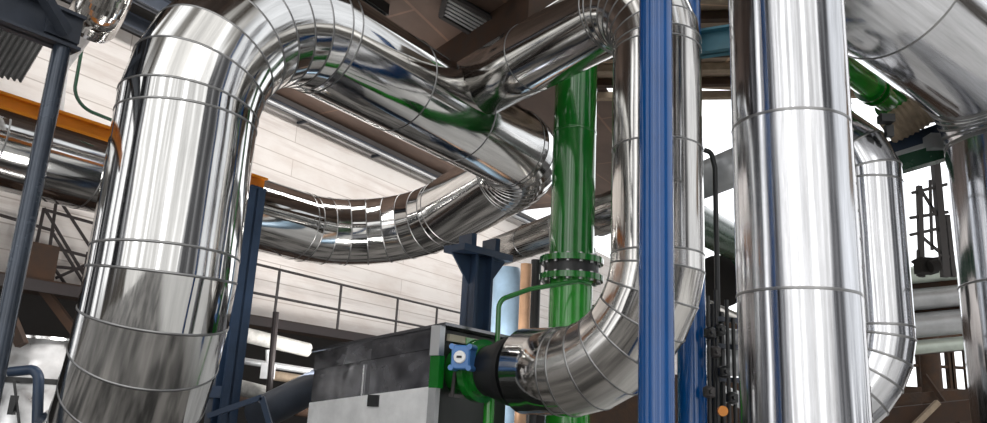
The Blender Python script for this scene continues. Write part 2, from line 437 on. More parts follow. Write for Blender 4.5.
# green pipe under the overhead duct
ua = P(826, 52, 8.6); ub = PZ(905, 116, ua.z)
t = thing('green_pipe', 'bright green flanged pipe hanging under the fat overhead pipe', 'pipe', ua)
ud = (ub - ua).normalized(); UL = (ub - ua).length
mb = MB(); mb.tube(ua - ud * .4, ub, .15, n=32); mb.build('pipe_run', M['green_lt'], t, SM)
for s, r in ((UL * .52, .2), (UL * .58, .2), (UL * .8, .21), (UL, .25)):
    mb = MB(); mb.lathe(ua + ud * (s - .04), ud, [(0, .15), (0, r), (.05, r), (.05, .15)], 32); mb.build('flange', M['green'], t, SM)

# ------------------------------------------------------------------ clad housing with the valve
h0 = P(440, 326, 7.9); h1 = P(316, 352, 9.3)
hd = D1.copy()
zt0, zt1 = h0.z, h1.z
def at_line(p, zz): return XY(p, zz)
t = thing('machine_housing', 'dented silver sheet metal housing in the low centre, beside the green valve', 'housing', XY(h0, 0))
h2, h3 = h1 + hd * 1.35, h0 + hd * 1.35
zm0 = P(436, 386, 7.9).z; zm1 = P(315, 403, 9.3).z
ez = (h0 - h1); ez.z = 0; HL = ez.length; hx = ez.normalized(); hn = V((hx.y, -hx.x, 0))
def panel(name, mat, a, b, za0, zb0, za1, zb1, cols, sh_off=0.0, off=0.0):
    mb = MB()
    for i in range(cols):
        f0, f1 = i / cols, (i + 1) / cols
        pa, pb = a.lerp(b, f0), a.lerp(b, f1); s = random.random() * .6 + .2
        la, lb, ua_, ub_ = za0 + (zb0 - za0) * f0, za0 + (zb0 - za0) * f1, za1 + (zb1 - za1) * f0, za1 + (zb1 - za1) * f1
        Lx = (pb - pa).length; o = random.random() * 30
        quad_uv(mb, [XY(pa, la) + hn * off, XY(pb, lb) + hn * off, XY(pb, ub_) + hn * off, XY(pa, ua_) + hn * off], [(o, o), (o + Lx, o), (o + Lx, o + ua_ - la), (o, o + ua_ - la)], s)
    return mb.build(name, mat, t)
def lerp(a, b, f): return a + (b - a) * f
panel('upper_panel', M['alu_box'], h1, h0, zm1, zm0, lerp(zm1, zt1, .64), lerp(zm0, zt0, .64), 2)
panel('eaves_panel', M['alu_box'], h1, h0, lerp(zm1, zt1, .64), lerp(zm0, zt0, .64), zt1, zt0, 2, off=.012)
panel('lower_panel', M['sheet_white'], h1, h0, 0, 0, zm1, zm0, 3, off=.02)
mb = MB(); mb.hexa([XY(h1, 0), XY(h0, 0), XY(h3, 0), XY(h2, 0), XY(h1, zt1 - .02), XY(h0, zt0 - .02), XY(h3, zt0 - .02), XY(h2, zt1 - .02)])
for i, v in enumerate(mb.v): mb.v[i] = v - hn * .02 - hx * (.02 if i % 4 in (1, 2) else -.02)
mb.build('inner_box', M['black'], t)
mb = MB(); e = .04
mb.hexa([XY(h1, zt1) + hn * e - hx * e, XY(h0, zt0) + hn * e + hx * .12, XY(h3, zt0) + hx * .12, XY(h2, zt1) - hx * e] + [XY(h1, zt1 + .03) + hn * e - hx * e, XY(h0, zt0 + .03) + hn * e + hx * .12, XY(h3, zt0 + .03) + hx * .12, XY(h2, zt1 + .03) - hx * e])
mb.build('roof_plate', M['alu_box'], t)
mb = MB(); mb.bar(XY(h0, 0) + hn * .02, XY(h0, zm0 - .02) + hn * .02, .1, .06, hx); mb.build('corner_trim', M['grey'], t, label='grey lower corner strip')
mb = MB(); mb.bar(XY(h0, zm0 - .02) + hn * .02 + hd * .02, XY(h0, lerp(zm0, zt0, .5)) + hn * .02 + hd * .02, .13, .07, hx); mb.build('corner_trim', M['green'], t, label='green painted corner strip')
mb = MB(); mb.bar(XY(h0, lerp(zm0, zt0, .5)) + hn * .02, XY(h0, zt0) + hn * .02, .13, .07, hx); mb.build('corner_trim', M['alu_box_low'], t, label='crumpled silver corner strip')
pm = h1.lerp(h0, .56)
mb = MB(); mb.box(XY(pm, lerp(lerp(zm1, zm0, .56), lerp(zt1, zt0, .56), -.12)) + hn * .03, (.17, .02, .12), (hx, hn, UP)); mb.build('access_hole', M['black'], t)
pm = h1.lerp(h0, .45)
mb = MB(); mb.bar(XY(pm, lerp(zm1, zm0, .45)) + hn * .01, XY(pm, lerp(zm1, zm0, .45) + .33) + hn * .01, .02, .01, hx); mb.build('standing_seam', M['band_lt'], t)
mb = MB(); mb.bar(h0 + hd * .12 - UP * .1 + hx * .03, h0 + hd * .75 - UP * .1 + hx * .03, .04, .07); mb.build('nameplate_strip', M['plate'], t)
mb = MB(); mb.box(h0 + hd * .5 - UP * .1 + hx * .055, (.18, .01, .06), (hd, hx, UP)); mb.build('nameplate', M['green_lt'], t)

vd = (c_end - XY(c0, zC)).normalized()
t = thing('butterfly_valve', 'green valve with blue actuator between the housing and the silver elbow', 'valve', c_end)
mb = MB(); mb.lathe(c_end, vd, [(0.001, .37), (.03, .36), (.03, .3), (.12, .3)], 48); mb.build('end_flange', M['black'], t, SM)
mb = MB(); mb.lathe(c_end + vd * .12, vd, [(0, .33), (.06, .33), (.30, .25), (.34, .25)], 48); mb.build('neck', M['black'], t, SM)
mb = MB(); mb.lathe(c_end + vd * .12, vd, [(.34, .26), (.42, .26), (.42, .31), (.5, .31), (.5, .24), (.75, .24)], 48); mb.build('valve_body', M['green'], t, SM)
mb = MB(); mb.lathe(c_end + vd * .10, vd, [(0, .28), (0, .335), (.05, .335), (.05, .28)], 48); mb.build('clamp_ring', M['black'], t, SM)
ac = P(464, 358, 7.75); toward = (CAM - ac); toward.z = 0; toward = (toward.normalized() + V((-.35, 0, 0))).normalized(); sidev = V((toward.y, -toward.x, 0))
mb = MB(); nn = 16; prof = []
for k in range(nn):
    a = 2 * PI * k / nn + PI / nn; sq = .095 / max(abs(math.cos(a)), abs(math.sin(a))); rr = min(sq, .115); prof.append((math.cos(a) * rr * 1.0, math.sin(a) * rr * 1.2))
b = 0
for dist, sc in ((-.14, .9), (-.13, 1), (.10, 1), (.115, .88)): mb.v += [ac + toward * dist + sidev * (-x * sc) + UP * (y * sc) for x, y in prof]
for j in range(3):
    for q in range(nn): r = (q + 1) % nn; mb.face((j * nn + q, j * nn + r, (j + 1) * nn + r, (j + 1) * nn + q))
mb.face([nn - 1 - q for q in range(nn)]); mb.face([3 * nn + q for q in range(nn)])
act = mb.build('actuator', M['blue_valve'], t)
for sx in (-1, 1):
    for sz in (-1, 1):
        p = ac + sidev * (.09 * sx) + UP * (.1 * sz)
        mb = MB(); mb.tube(p - toward * .05, p + toward * .118, .028, n=10); mb.build('corner_boss', M['blue_valve'], act, SM)
mb = MB(); mb.lathe(ac + toward * .11, toward, [(0, .06), (.02, .06), (.03, .052), (.03, 0)], 24); dl = mb.build('dial', M['dial'], act, SM)
mb = MB(); mb.box(ac + toward * .142, (.05, .008, .022), (sidev, toward, UP)); mb.build('pointer', M['black'], dl)
mb = MB(); mb.tube(ac - toward * .12, c_end + vd * .36, .09, n=20); mb.build('drive_shaft', M['black'], t, SM)
mb = MB(); mb.tube(P(455, 372, 7.9), P(452, 396, 7.95), .02, n=10); mb.bar(P(449, 395, 7.95), P(470, 398, 8.0), .03, .03); mb.build('linkage', M['rail'], t, SM)
# drain below the valve
gv = P(489, 405, 8.15)
solid('drain_pipe', 'thin green drain pipe hanging straight below the green valve', 'pipe', M['green_lt'], lambda mb: mb.tube(XY(gv, 0), XY(gv, P(489, 394, 8.15).z), .055, n=20), smooth=SM)
simple_tube(None, 'vent_line', [P(497, 352, 8.25), P(499, 300, 8.25), P(530, 289, 8.45), P(578, 281, 8.7), P(590, 284, 8.8)], .027, M['green'], [.14, .25, .1])
tag(bpy.data.objects['vent_line'], 'slim bent green line looping from the valve past the green flange', 'pipe')

# ------------------------------------------------------------------ steelwork on the left
p_top = P(58, 48, 6.6)
pc = P(36, 175, 6.6)
t = thing('steel_pillar', 'round blue grey steel pillar leaning up the far left edge', 'pillar', XY(pc, 0))
mb = MB(); mb.tube(XY(pc, 0.02), XY(pc, p_top.z), .076, n=28); mb.build('shaft', M['steel_pillar'], t, SM)
mb = MB(); mb.box(XY(pc, .01), (.35, .35, .02)); mb.build('base_plate', M['steel_pillar'], t)
zg = p_top.z + .17
gdir = V((.60, .80, 0)).normalized(); gc = XY(pc, zg)
t = thing('roof_girder', 'dark grey roof girder with a diagonal brace across the top left corner', 'girder', gc)
mb = MB(); mb.ibeam(gc - gdir * 3.0, gc + gdir * .12, .2, .34, .03); mb.build('beam', M['steel_dark'], t)
mb = MB(); mb.bar(P(66, 33, 6.5), P(38, -14, 6.1), .09, .09); mb.build('brace', M['steel_dark'], t)
mb = MB(); mb.box(P(64, 26, 6.55), (.3, .03, .24), (gdir, V((gdir.y, -gdir.x, 0)), UP)); mb.build('gusset_plate', M['steel_dark'], t)
mb = MB(); mb.ibeam(gc - gdir * 2.8 + UP * .62, gc + gdir * .12 + UP * .62, .2, .2, .03); mb.build('top_chord', M['steel_dark'], t)
# corrugated sheet
ra = P(-8, 12, 9.2); rb = P(52, 30, 9.2); rc = P(22, 80, 8.6); rd = P(-40, 66, 8.6)
def corr(mb):
    n = 40
    for i in range(n + 1):
        f = i / n; h = .045 * (1 if (i // 2) % 2 else 0)
        a = ra.lerp(rb, f); c = rd.lerp(rc, f); nr = (rb - ra).cross(rd - ra).normalized() * h
        mb.v += [a + nr, c + nr]
    for i in range(n): mb.face((2 * i, 2 * i + 2, 2 * i + 3, 2 * i + 1))
solid('corrugated_panel', 'ribbed grey corrugated sheet hanging below the dark girder, far upper left', 'panel', M['corr'], corr)
# dark purlins under the ceiling
for i, (y0, lab) in enumerate(((2, 'dark steel purlin nearest the top of the whitewashed wall'), (-28, 'dark steel purlin second out from the whitewashed wall'), (-60, 'dark steel purlin third out from the whitewashed wall'))):
    a = PZ(92, y0 + 30 if i else 30, CEIL - .12) if i == 0 else PZ(92, y0 + 30, CEIL - .12)
    solid('purlin', lab, 'purlin', M['steel_dark'], lambda mb: mb.ibeam(a - D1 * 5, a + D1 * 3.4, .14, .24, .03))
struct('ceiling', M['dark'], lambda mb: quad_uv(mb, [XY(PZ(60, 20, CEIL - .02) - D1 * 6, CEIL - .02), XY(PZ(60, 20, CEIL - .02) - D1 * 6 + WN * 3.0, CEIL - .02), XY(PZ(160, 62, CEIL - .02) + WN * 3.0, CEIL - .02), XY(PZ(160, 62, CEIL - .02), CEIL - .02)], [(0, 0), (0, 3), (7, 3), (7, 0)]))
# silver duct top left
ta = P(135, -95, 7.6); tb = P(112, -12, 7.9); tc_ = P(91, 24, 8.2)
t = thing('vent_duct', 'short silver duct poking down from the roof left of the big arch', 'duct', ta)
pipe(t, [ta, P(105, 0, 8.0), tc_], [.6], [6], .27, M['alu_warm'], None, bands=False, caps=(True, True))
mb = MB(); mb.lathe(tc_, (tc_ - P(105, 0, 8.0)), [(0, .27), (.06, .25), (.1, .17), (.1, 0)], 40); mb.build('end_cap', M['alu_pale'], t, SM)
simple_tube(None, 'white_pipe', [P(95, 22, 8.35), P(60, 66, 8.35), P(55, 112, 8.35)], .085, M['white'], [.25])
tag(bpy.data.objects['white_pipe'], 'plain white pipe angled down behind the left pillar from the short duct', 'pipe')
simple_tube(None, 'bent_conduit', [P(82, 48, 9.0), P(72, 104, 9.0), P(126, 126, 9.4)], .022, M['green_dk'], [.3], steps=8)
tag(bpy.data.objects['bent_conduit'], 'thin dark bent conduit curving in front of the whitewashed wall, upper left', 'conduit')

# orange crane beam and its column
ob = P(256, 183, 9.8); zo = ob.z; oa = PZ(30, 111, zo); od = (ob - oa); od.z = 0; od.normalize()
t = thing('crane_beam', 'orange crane runway beam passing behind the big left pipe', 'beam', oa)
mb = MB(); mb.ibeam(oa - od * 3, ob + od * .12, .16, .17, .025); mb.build('beam', M['orange'], t)
mb = MB(); mb.bar(oa - od * 3 - UP * .1, ob - UP * .1 - od * .15, .1, .05); mb.build('lower_rail', M['rust'], t)
t = thing('crane_column', 'dark blue steel column carrying the orange beam end beside the big pipe', 'column', XY(ob, 0))
cx = ob + od * -.02
mb = MB(); mb.ibeam(XY(cx, .02), XY(cx, zo - .09), .23, .23, .03, side=V((.75, .66, 0))); mb.build('shaft', M['steel_blue'], t)
mb = MB(); mb.box(XY(cx, zo - .085), (.24, .24, .025), (od, V((od.y, -od.x, 0)), UP)); mb.build('cap_plate', M['steel_blue'], t)
mb = MB(); mb.box(XY(cx, .015), (.4, .4, .03), (od, V((od.y, -od.x, 0)), UP)); mb.build('base_plate', M['steel_blue'], t)
zc1 = P(222, 392, 9.8).z
mb = MB(); mb.bar(XY(cx, zc1), XY(cx, zc1) - V((.8, -.25, 0)), .12, .14); mb.build('side_arm', M['steel_blue'], t)
mb = MB(); mb.bar(P(208, 416, 9.2), P(262, 397, 9.2), .06, .06); mb.bar(P(262, 397, 9.2), P(272, 432, 9.2), .06, .06); mb.build('guard_rail', M['steel_blue'], t)
mb = MB(); mb.bar(XY(P(226, 300, 9.9), zo - .5), XY(P(226, 300, 9.9), .0), .1, .1); mb.build('rear_leg', M['steel_dark'], t)

# ------------------------------------------------------------------ cable tray, catwalk and stairs along the wall
t = thing('cable_tray', 'dark cable tray running along the top of the whitewashed wall', 'cable tray', PW(282, 106, .2))
a, b2 = PW(268, 100, .25), PW(470, 205, .25); b2.z = a.z
b2 = a + D1 * 14
mb = MB(); mb.bar(a - D1 * .6, b2, .22, .04); mb.build('tray_bed', M['steel_dark'], t)
mb = MB()
for k in (.12, -.12): mb.bar(a - D1 * .6 + WN * k + UP * .07, b2 + WN * k + UP * .07, .02, .1)
mb.build('side_rail', M['rail'], t)
mb = MB(); mb.tube(a - D1 * .5 + WN * .16 - UP * .09, b2 + WN * .16 - UP * .09, .04, n=10); mb.build('conduit', M['grey'], t, SM)
for i in range(6):
    p = a + D1 * (1 + i * 2.2); mb = MB(); mb.bar(p - UP * .05 - WN * .25, p - UP * .05 + WN * .16, .05, .05); mb.build('bracket', M['steel_dark'], t)

zd = z_low
def on_wall(x, y, off): return PW(x, y, off)
cwa, cwb = PW(-200, 230, 0), PW(660, 380, 0); 
t = thing('catwalk', 'steel catwalk with thin handrails along the foot of the whitewashed wall', 'catwalk', XY(PW(300, 330, .5), zd))
mb = MB(); mb.bar(XY(cwa + WN * .5, zd - .05), XY(cwb + WN * .5, zd - .05), .95, .1); mb.build('deck', M['rust'], t)
mb = MB(); mb.bar(XY(cwa + WN * 1.0, zd - .1), XY(cwb + WN * 1.0, zd - .06), .05, .14); mb.build('edge_beam', M['rail_dk'], t)
rl = .95
zr = [PW(356, 288, rl).z, PW(300, 302, rl).z]
pst0 = PW(232, 300, rl)
for z in zr:
    mb = MB(); mb.tube(XY(pst0, z), XY(PW(660, 330, rl), z), .022, n=8); mb.build('rail', M['rail'], t, SM)
for x in (232, 275, 339, 397, 437, 463, 500, 540):
    p = PW(x, 310, rl); mb = MB(); mb.tube(XY(p, zd), XY(p, zr[0] + (.55 if x == 339 or x == 275 else 0)*0), .024, n=8); mb.build('post', M['rail'], t, SM)

ws = .3
def W(x, y): return PW(x, y, ws)
t = thing('stair_railing', 'thin dark stair railing zigzagging across the wall behind the left pillar', 'railing', XY(PW(45, 270, ws), zd))
def tb_(mb, pts, r=.022):
    for a, b in zip(pts, pts[1:]): mb.tube(a, b, r, n=8)
for nm, pts in (('post', [W(34, 256), W(44, 208)]), ('post', [W(46, 275), W(57, 196)]), ('handrail', [W(57, 196), W(96, 256)]), ('handrail', [W(44, 208), W(92, 288)]),
                ('mid_rail', [W(52, 232), W(88, 290)]), ('rail', [W(0, 215), W(54, 231)]), ('rail', [W(46, 210), W(100, 225)]), ('rail', [W(38, 244), W(94, 258)]),
                ('stringer', [W(38, 245), W(66, 285)]), ('brace', [W(56, 278), W(92, 262)]), ('rail', [W(48, 266), W(90, 270)]), ('post', [W(88, 252), W(80, 300)])):
    mb = MB(); tb_(mb, pts); mb.build(nm, M['rail_dk'], t, SM)
pp = PW(33, 262, .75)
solid('equipment_box', 'dark brown box on the landing behind the left pillar', 'box', M['rust'], lambda mb: mb.box(pp, (.42, .35, .45), (D1, WN, UP)))
for i, (a, b, lab) in enumerate(((P(40, 285, 10.2), P(80, 338, 10.2), 'brown slanted strut under the catwalk left of the big pipe'), (P(3, 300, 8.5), P(22, 345, 8.5), 'brown slanted strut at the left edge above the drum'))):
    solid('strut', lab, 'strut', M['rust'], lambda mb: mb.bar(a, b, .10, .10))

# insulated drum bottom left
v0 = P(36, 380, 9.3); zv = P(36, 339, 9.3).z; RV = .44
t = thing('insulated_drum', 'squat bright silver drum with a black strap at the bottom left', 'drum', XY(v0, 0))
mb = MB()
pipe(t, [XY(v0, 0), XY(v0, zv)], [], [], RV, M['alu_box_low'], None, bands=False, caps=(False, True))
mb = MB(); mb.lathe(XY(v0, zv - .02), UP, [(0, RV), (.0, RV + .015), (.03, RV + .015), (.04, RV - .02)], 56); mb.build('lid_rim', M['band_lt'], t, SM)
zs = P(36, 381, 9.0).z
mb = MB(); mb.lathe(XY(v0, zs - .03), UP, [(0, RV), (.0, RV + .012), (.06, RV + .012), (.06, RV)], 56); mb.build('strap', M['black'], t, SM)
mb = MB(); mb.box(P(13, 405, 8.75), (.06, .06, .2)); mb.tube(P(14, 380, 8.8), P(20, 430, 8.75), .015, n=8); mb.build('latch', M['black'], t)
simple_tube(None, 'bent_pipe', [P(10, 372, 8.4), P(39, 369, 8.3), P(37, 432, 8.3), XY(P(37, 432, 8.3), 0)], .052, M['steel_blue'], [.12, .2])
tag(bpy.data.objects['bent_pipe'], 'hooked dark blue pipe in front of the silver drum', 'pipe')

# ------------------------------------------------------------------ pipes in the undercroft
def upipe(name, lab, a, b, r, mat): solid(name, lab, 'pipe', mat, lambda mb: mb.tube(a, b, r, n=20), smooth=SM)
upipe('lagged_pipe', 'thick white lagged pipe under the catwalk beside the blue column', P(225, 330, 10.6), P(308, 350, 11.6), .1, M['white_lag'])
upipe('thin_pipe', 'thin pale pipe below the white lagged pipe under the catwalk', P(225, 358, 10.6), P(322, 373, 11.6), .045, M['grey'])
upipe('dark_pipe', 'dark fat pipe slanting up beside the silver housing', P(256, 416, 9.6), P(335, 376, 10.6), .2, M['steel_dark'])
upipe('pale_pipe', 'pale pipe low behind the blue column rail', P(225, 384, 10.2), P(266, 394, 10.4), .1, M['white_lag'])
upipe('pale_pipe', 'bright level pipe just left of the silver housing foot', P(272, 402, 10.8), P(336, 388, 11.4), .075, M['white'])
upipe('brown_pipe', 'brown level pipe lowest in the dark under the catwalk', P(236, 400, 11.5), P(330, 415, 11.8), .09, M['rust'])
upipe('brown_pipe', 'tan pipe crossing behind the dark fat pipe under the catwalk', P(270, 375, 11.8), P(330, 384, 11.8), .07, M['tan'])
def jn(mb):
    mb.box(P(268, 371, 10.5), (.16, .12, .2)); mb.tube(P(268, 364, 10.5), P(268, 350, 10.5), .03, n=8)
solid('junction_box', 'small white junction box hung among the pipes under the catwalk', 'box', M['white'], jn)
solid('hanger_post', 'thin dark post dropping from the catwalk in front of white lagged pipe', 'post', M['rail_dk'], lambda mb: mb.tube(P(276, 312, 10.2), XY(P(276, 370, 10.2), 0), .04, n=10), smooth=SM)

# ------------------------------------------------------------------ saddle support under the returning pipe
sp = PZ(479, 254, 3.72); sx = (q3 - k2); sx.z = 0; sx.normalize(); sy = V((sx.y, -sx.x, 0))
t = thing('pipe_support', 'blue steel column with a wide head plate under the returning silver pipe', 'support', XY(sp, 0))
mb = MB(); mb.box(sp, (.4, .95, .09), (V((.72, -.69, 0)), V((.69, .72, 0)), UP)); mb.build('head_plate', M['steel_blue'], t)
mb = MB(); mb.ibeam(XY(sp, 0), XY(sp, sp.z - .04), .3, .3, .04, side=sx); mb.build('shaft', M['steel_blue'], t)
for k in (1, -1):
    p = sp + sy * (.15 * k); mb = MB(); b0 = 0
    for s in (-.015, .015): mb.v += [p - UP * .05 + sx * s, p - UP * .05 + sy * (.3 * k) + sx * s, p - UP * .45 + sx * s]
    for f in ((0, 1, 2), (5, 4, 3), (0, 3, 4, 1), (1, 4, 5, 2), (2, 5, 3, 0)): mb.face([b0 + i for i in f])
    mb.build('stiffener', M['steel_blue'], t)
mb = MB(); mb.box(sp + UP * .12 - sy * .2, (.3, .08, .22), (sx, sy, UP)); mb.box(sp + UP * .12 + sy * .2, (.3, .08, .22), (sx, sy, UP)); mb.build('saddle_lug', M['steel_blue'], t)
# tall things behind the green pipe
tk = P(507, 300, 12.3)
solid('blue_tank', 'pale blue upright tank between the blue support and the green pipe', 'tank', M['paleblue'], lambda mb: mb.lathe(XY(tk, 0), UP, [(0, .24), (P(507, 274, 12.3).z - .1, .24), (P(507, 268, 12.3).z, .18), (P(507, 266, 12.3).z, 0)], 28), smooth=SM)
cp = P(525, 300, 11.7)
solid('tan_riser', 'slim tan riser pipe beside the pale blue tank', 'pipe', M['copper'], lambda mb: mb.tube(XY(cp, 0), XY(cp, P(525, 264, 11.7).z), .085, n=16), smooth=SM)
cp2 = P(535, 300, 12.0)
solid('black_riser', 'slim black riser pipe just left of the green flange', 'pipe', M['black'], lambda mb: mb.tube(XY(cp2, 0), XY(cp2, P(535, 260, 12.0).z), .08, n=16), smooth=SM)
l0 = P(472, 262, 13.6)
# level pipes running across behind the risers
la = P(497, 252, 13.4); lb = PZ(655, 195, la.z)
t = thing('level_pipe', 'dull silver level pipe crossing behind the green pipe and the risers', 'pipe', la)
pipe(t, [la, lb], [], [], .26, M['alu_dull'], 1.2, n=36, caps=(True, True), band_h=.006)
la2 = P(600, 222, 12.6); lb2 = PZ(738, 166, la2.z)
t = thing('level_pipe', 'grey level pipe behind the risers, higher than the dull silver one', 'pipe', la2)
pipe(t, [la2, lb2], [], [], .24, M['grey'], 1.5, n=36, caps=(True, True), band_h=.006)

# ------------------------------------------------------------------ ceiling details at the centre
lv = [PZ(446, -8, CEIL - .06), PZ(496, 20, CEIL - .06), PZ(486, 40, CEIL - .06), PZ(441, 14, CEIL - .06)]
t = thing('ceiling_louvre', 'black and white slatted louvre in the brown ceiling at the top', 'louvre', lv[0])
mb = MB(); mb.hexa([p - UP * 0 for p in (lv[3], lv[2], lv[1], lv[0])] + [p + UP * .05 for p in (lv[3], lv[2], lv[1], lv[0])]); mb.build('backing', M['black'], t)
for i in range(5):
    f = .18 + i * .16; a = lv[0].lerp(lv[3], f); b = lv[1].lerp(lv[2], f)
    mb = MB(); mb.bar(a.lerp(b, .06) - UP * .03, a.lerp(b, .94) - UP * .03, .05, .02); mb.build('slat', M['grey'], t)
mb = MB()
for a, b in zip(lv, lv[1:] + lv[:1]): mb.bar(a - UP * .03, b - UP * .03, .07, .05)
mb.build('frame', M['rail'], t)
xb = PZ(500, 40, CEIL - .3)
def cbm(mb): mb.bar(XY(xb - D2 * 1.0, CEIL - .25), XY(xb + D2 * 3.2, CEIL - .25), .5, .5)
struct('trim_1', M['rust'], cbm)
xb2 = PZ(372, -2, CEIL)
solid('ceiling_lamp', 'small dark lamp box fixed to the brown ceiling left of the louvre', 'lamp', M['black'], lambda mb: (mb.box(xb2 - UP * .08, (.5, .22, .16), (D1, WN, UP)), mb.box(xb2 - UP * .17, (.44, .16, .03), (D1, WN, UP))))

# ------------------------------------------------------------------ right hand background
ce0 = PZ(600, 60, CEIL); ce1 = PZ(980, 118, CEIL)
def rceil(mb):
    yb = 12.3
    quad_uv(mb, [(1.0, 8.6, CEIL), (16, 8.6, CEIL), (16, yb, CEIL), (1.0, yb, CEIL)], [(0, 0), (15, 0), (15, 5), (0, 5)])
struct('ceiling', M['ceil_tan'], rceil)
ba = P(700, 44, 8.6)
bdx = V((.9, -.43, 0)).normalized()
t = thing('teal_beam', 'teal steel roof beam seen in the gap left of the wide riser', 'beam', ba)
mb = MB(); mb.ibeam(ba - bdx * .5, ba + bdx * 1.3, .2, .3, .03); mb.build('beam', M['teal'], t)
for i in range(7):
    yy = 9.4 + i * .55
    solid('ceiling_batten', 'long timber batten fixed under the ceiling right of centre', 'batten', M['timber'] if i % 2 else M['tan'], lambda mb: mb.bar((1.5, yy, CEIL - .08), (9, yy - 1.2, CEIL - .08), .12, .12), 'ceiling battens right of centre')
solid('black_hose', 'thin black hose hooked over in the gap left of the wide riser', 'hose', M['black'], lambda mb: None) if False else None
simple_tube(None, 'black_hose', [P(704, 150, 9.0), P(711, 152, 9.0), P(715, 168, 9.0), XY(P(716, 250, 9.0), 0)], .03, M['black'], [.08, .08])
tag(bpy.data.objects['black_hose'], 'thin black hose hooked over in the gap left of the wide riser', 'hose')

# rack of thin lines low between branch riser and wide riser
t = thing('instrument_rack', 'cluttered rack of thin black lines and small valves beside the dark blue pipe', 'rack', XY(P(722, 420, 8.6), 0))
for x, y0, Y, r in ((709, 296, 8.4, .02), (714, 304, 8.6, .03), (717, 290, 8.5, .018), (722, 312, 8.7, .03), (728, 300, 8.5, .02), (734, 318, 8.6, .02)):
    p = P(x, 360, Y - .35); mb = MB(); mb.tube(XY(p, 0), XY(p, P(x, y0, Y - .35).z), r, n=10); mb.build('line', M['black'], t, SM)
for x, y, Y in ((710, 333, 8.0), (715, 352, 8.1), (724, 372, 8.1), (709, 392, 8.0), (732, 398, 8.1), (720, 330, 8.1)):
    p = P(x, y, Y); mb = MB(); mb.lathe(p - UP * .06, UP, [(0, .03), (.02, .06), (.1, .06), (.12, .03)], 12); mb.tube(p, p + V((.0, -.12, 0)), .02, n=8); mb.build('small_valve', M['rail'] if x % 2 else M['black'], t, SM)
for y in (318, 345, 378):
    mb = MB(); mb.bar(P(709, y, 8.3), P(744, y + 3, 8.3), .05, .05); mb.build('cross_bar', M['steel_dark'], t)
mb = MB(); mb.lathe(P(722, 411, 8.0), V((0, -1, 0)), [(0, .05), (.04, .05), (.04, 0)], 16); mb.build('gauge', M['orange'], t, SM, 'small orange gauge')
for i, (a, b, r, m_, lab) in enumerate(((P(696, 300, 10.0), P(745, 322, 10.0), .07, 'alu_dull', 'dull thin pipe crossing uppermost behind the rack of black lines'),
        (P(696, 334, 10.8), P(745, 340, 10.8), .13, 'grey', 'grey level pipe crossing behind the rack of black lines'),
        (P(696, 362, 10.6), P(745, 362, 10.6), .19, 'grey', 'wide pale grey pipe crossing behind the rack of black lines'),
        (P(700, 384, 10.2), P(745, 402, 10.2), .1, 'white', 'white slanting pipe lowest behind the rack of black lines'))):
    upipe('cross_pipe', lab, a, b, r, M[m_])
solid('dark_vessel', 'round dark vessel end behind the gap below the dark green pipe', 'vessel', M['dark'], lambda mb: mb.lathe(P(722, 280, 12.2), V((0, 1, 0)), [(0, 0), (.02, .3), (.1, .42), (1.0, .42)], 28), smooth=SM)

# right: dark screen behind the gap and glazed back wall
def rwall(mb):
    Y = 17.5; z1 = P(930, 352, Y).z
    mb.hexa([(3.0, Y, 0), (16, Y, 0), (16, Y + .2, 0), (3.0, Y + .2, 0), (3.0, Y, z1), (16, Y, z1), (16, Y + .2, z1), (3.0, Y + .2, z1)][:8])
Yb = 17.5; zsill = P(940, 388, Yb).z; zhead = P(940, 345, Yb).z
struct('wall_back', M['timber'], lambda mb: mb.box((8.5, Yb + .1, zsill / 2), (14, .2, zsill)))
struct('trim_2', M['timber'], lambda mb: mb.box((8.5, Yb + .1, zhead + .25), (14, .2, .5)))
mw_ = MB(); xs = [P(x, 370, Yb).x for x in (911, 934, 952, 978)]
tw = tag(thing('window_1', None, None, (xs[1], Yb, zsill)), kind='structure')
mb = MB()
for x in [xs[0] - .9, xs[0] - .3, xs[0] + .25, xs[1] + .05, xs[1] + .45, xs[2], xs[2] + .4, xs[3]]: mb.box((x, Yb + .1, (zsill + zhead) / 2), (.09, .16, zhead - zsill))
mb.box((9, Yb + .1, lerp(zsill, zhead, .5)), (6, .12, .06)); mb.build('window_frame', M['timber'], tw)
mb = MB(); mb.box((9, Yb + .12, (zsill + zhead) / 2), (8, .01, zhead - zsill)); mb.build('pane', M['glass'], tw)
cpost = P(931, 370, 16.8)
solid('timber_post', 'round brown post standing before the small paned window at right', 'post', M['timber'], lambda mb: mb.tube(XY(cpost, 0), XY(cpost, P(931, 335, 16.8).z), .2, n=20), smooth=SM)
# stacked level ducts
for i, (y, r, m_, lab) in enumerate(((276, .16, 'palegreen', 'topmost of the level ducts stacked between the right pipes'), (301, .19, 'grey', 'second from the top of the level ducts between the right pipes'),
        (327, .22, 'grey', 'third from the top of the level ducts between the right pipes'), (349, .12, 'palegreen', 'lowest thin level duct between the right pipes'))):
    a = P(870, y + 3, 14.0); b = P(985, y - 8, 14.0)
    upipe('level_duct', lab, a, b, r, M[m_])
def shelf(mb):
    for y in (288, 314, 352): mb.bar(P(870, y + 3, 14.4), P(985, y - 8, 14.4), .5, .16)
solid('duct_rack', 'rusty brown rack carrying the stacked level ducts at right', 'rack', M['rust'], shelf)
solid('floor_beam', 'brown timber beam crossing under the small paned window', 'beam', M['timber'], lambda mb: mb.bar(P(880, 400, 13.5), P(985, 393, 13.5), .3, .16))
solid('floor_beam', 'lower brown timber beam at the foot of the right background', 'beam', M['rust'], lambda mb: mb.bar(P(870, 420, 12.5), P(985, 408, 12.5), .3, .3))
solid('timber_brace', 'pale slanted timber brace low between the right pipes', 'brace', M['tan'], lambda mb: mb.bar(P(912, 428, 12.2), P(938, 402, 12.2), .08, .08))
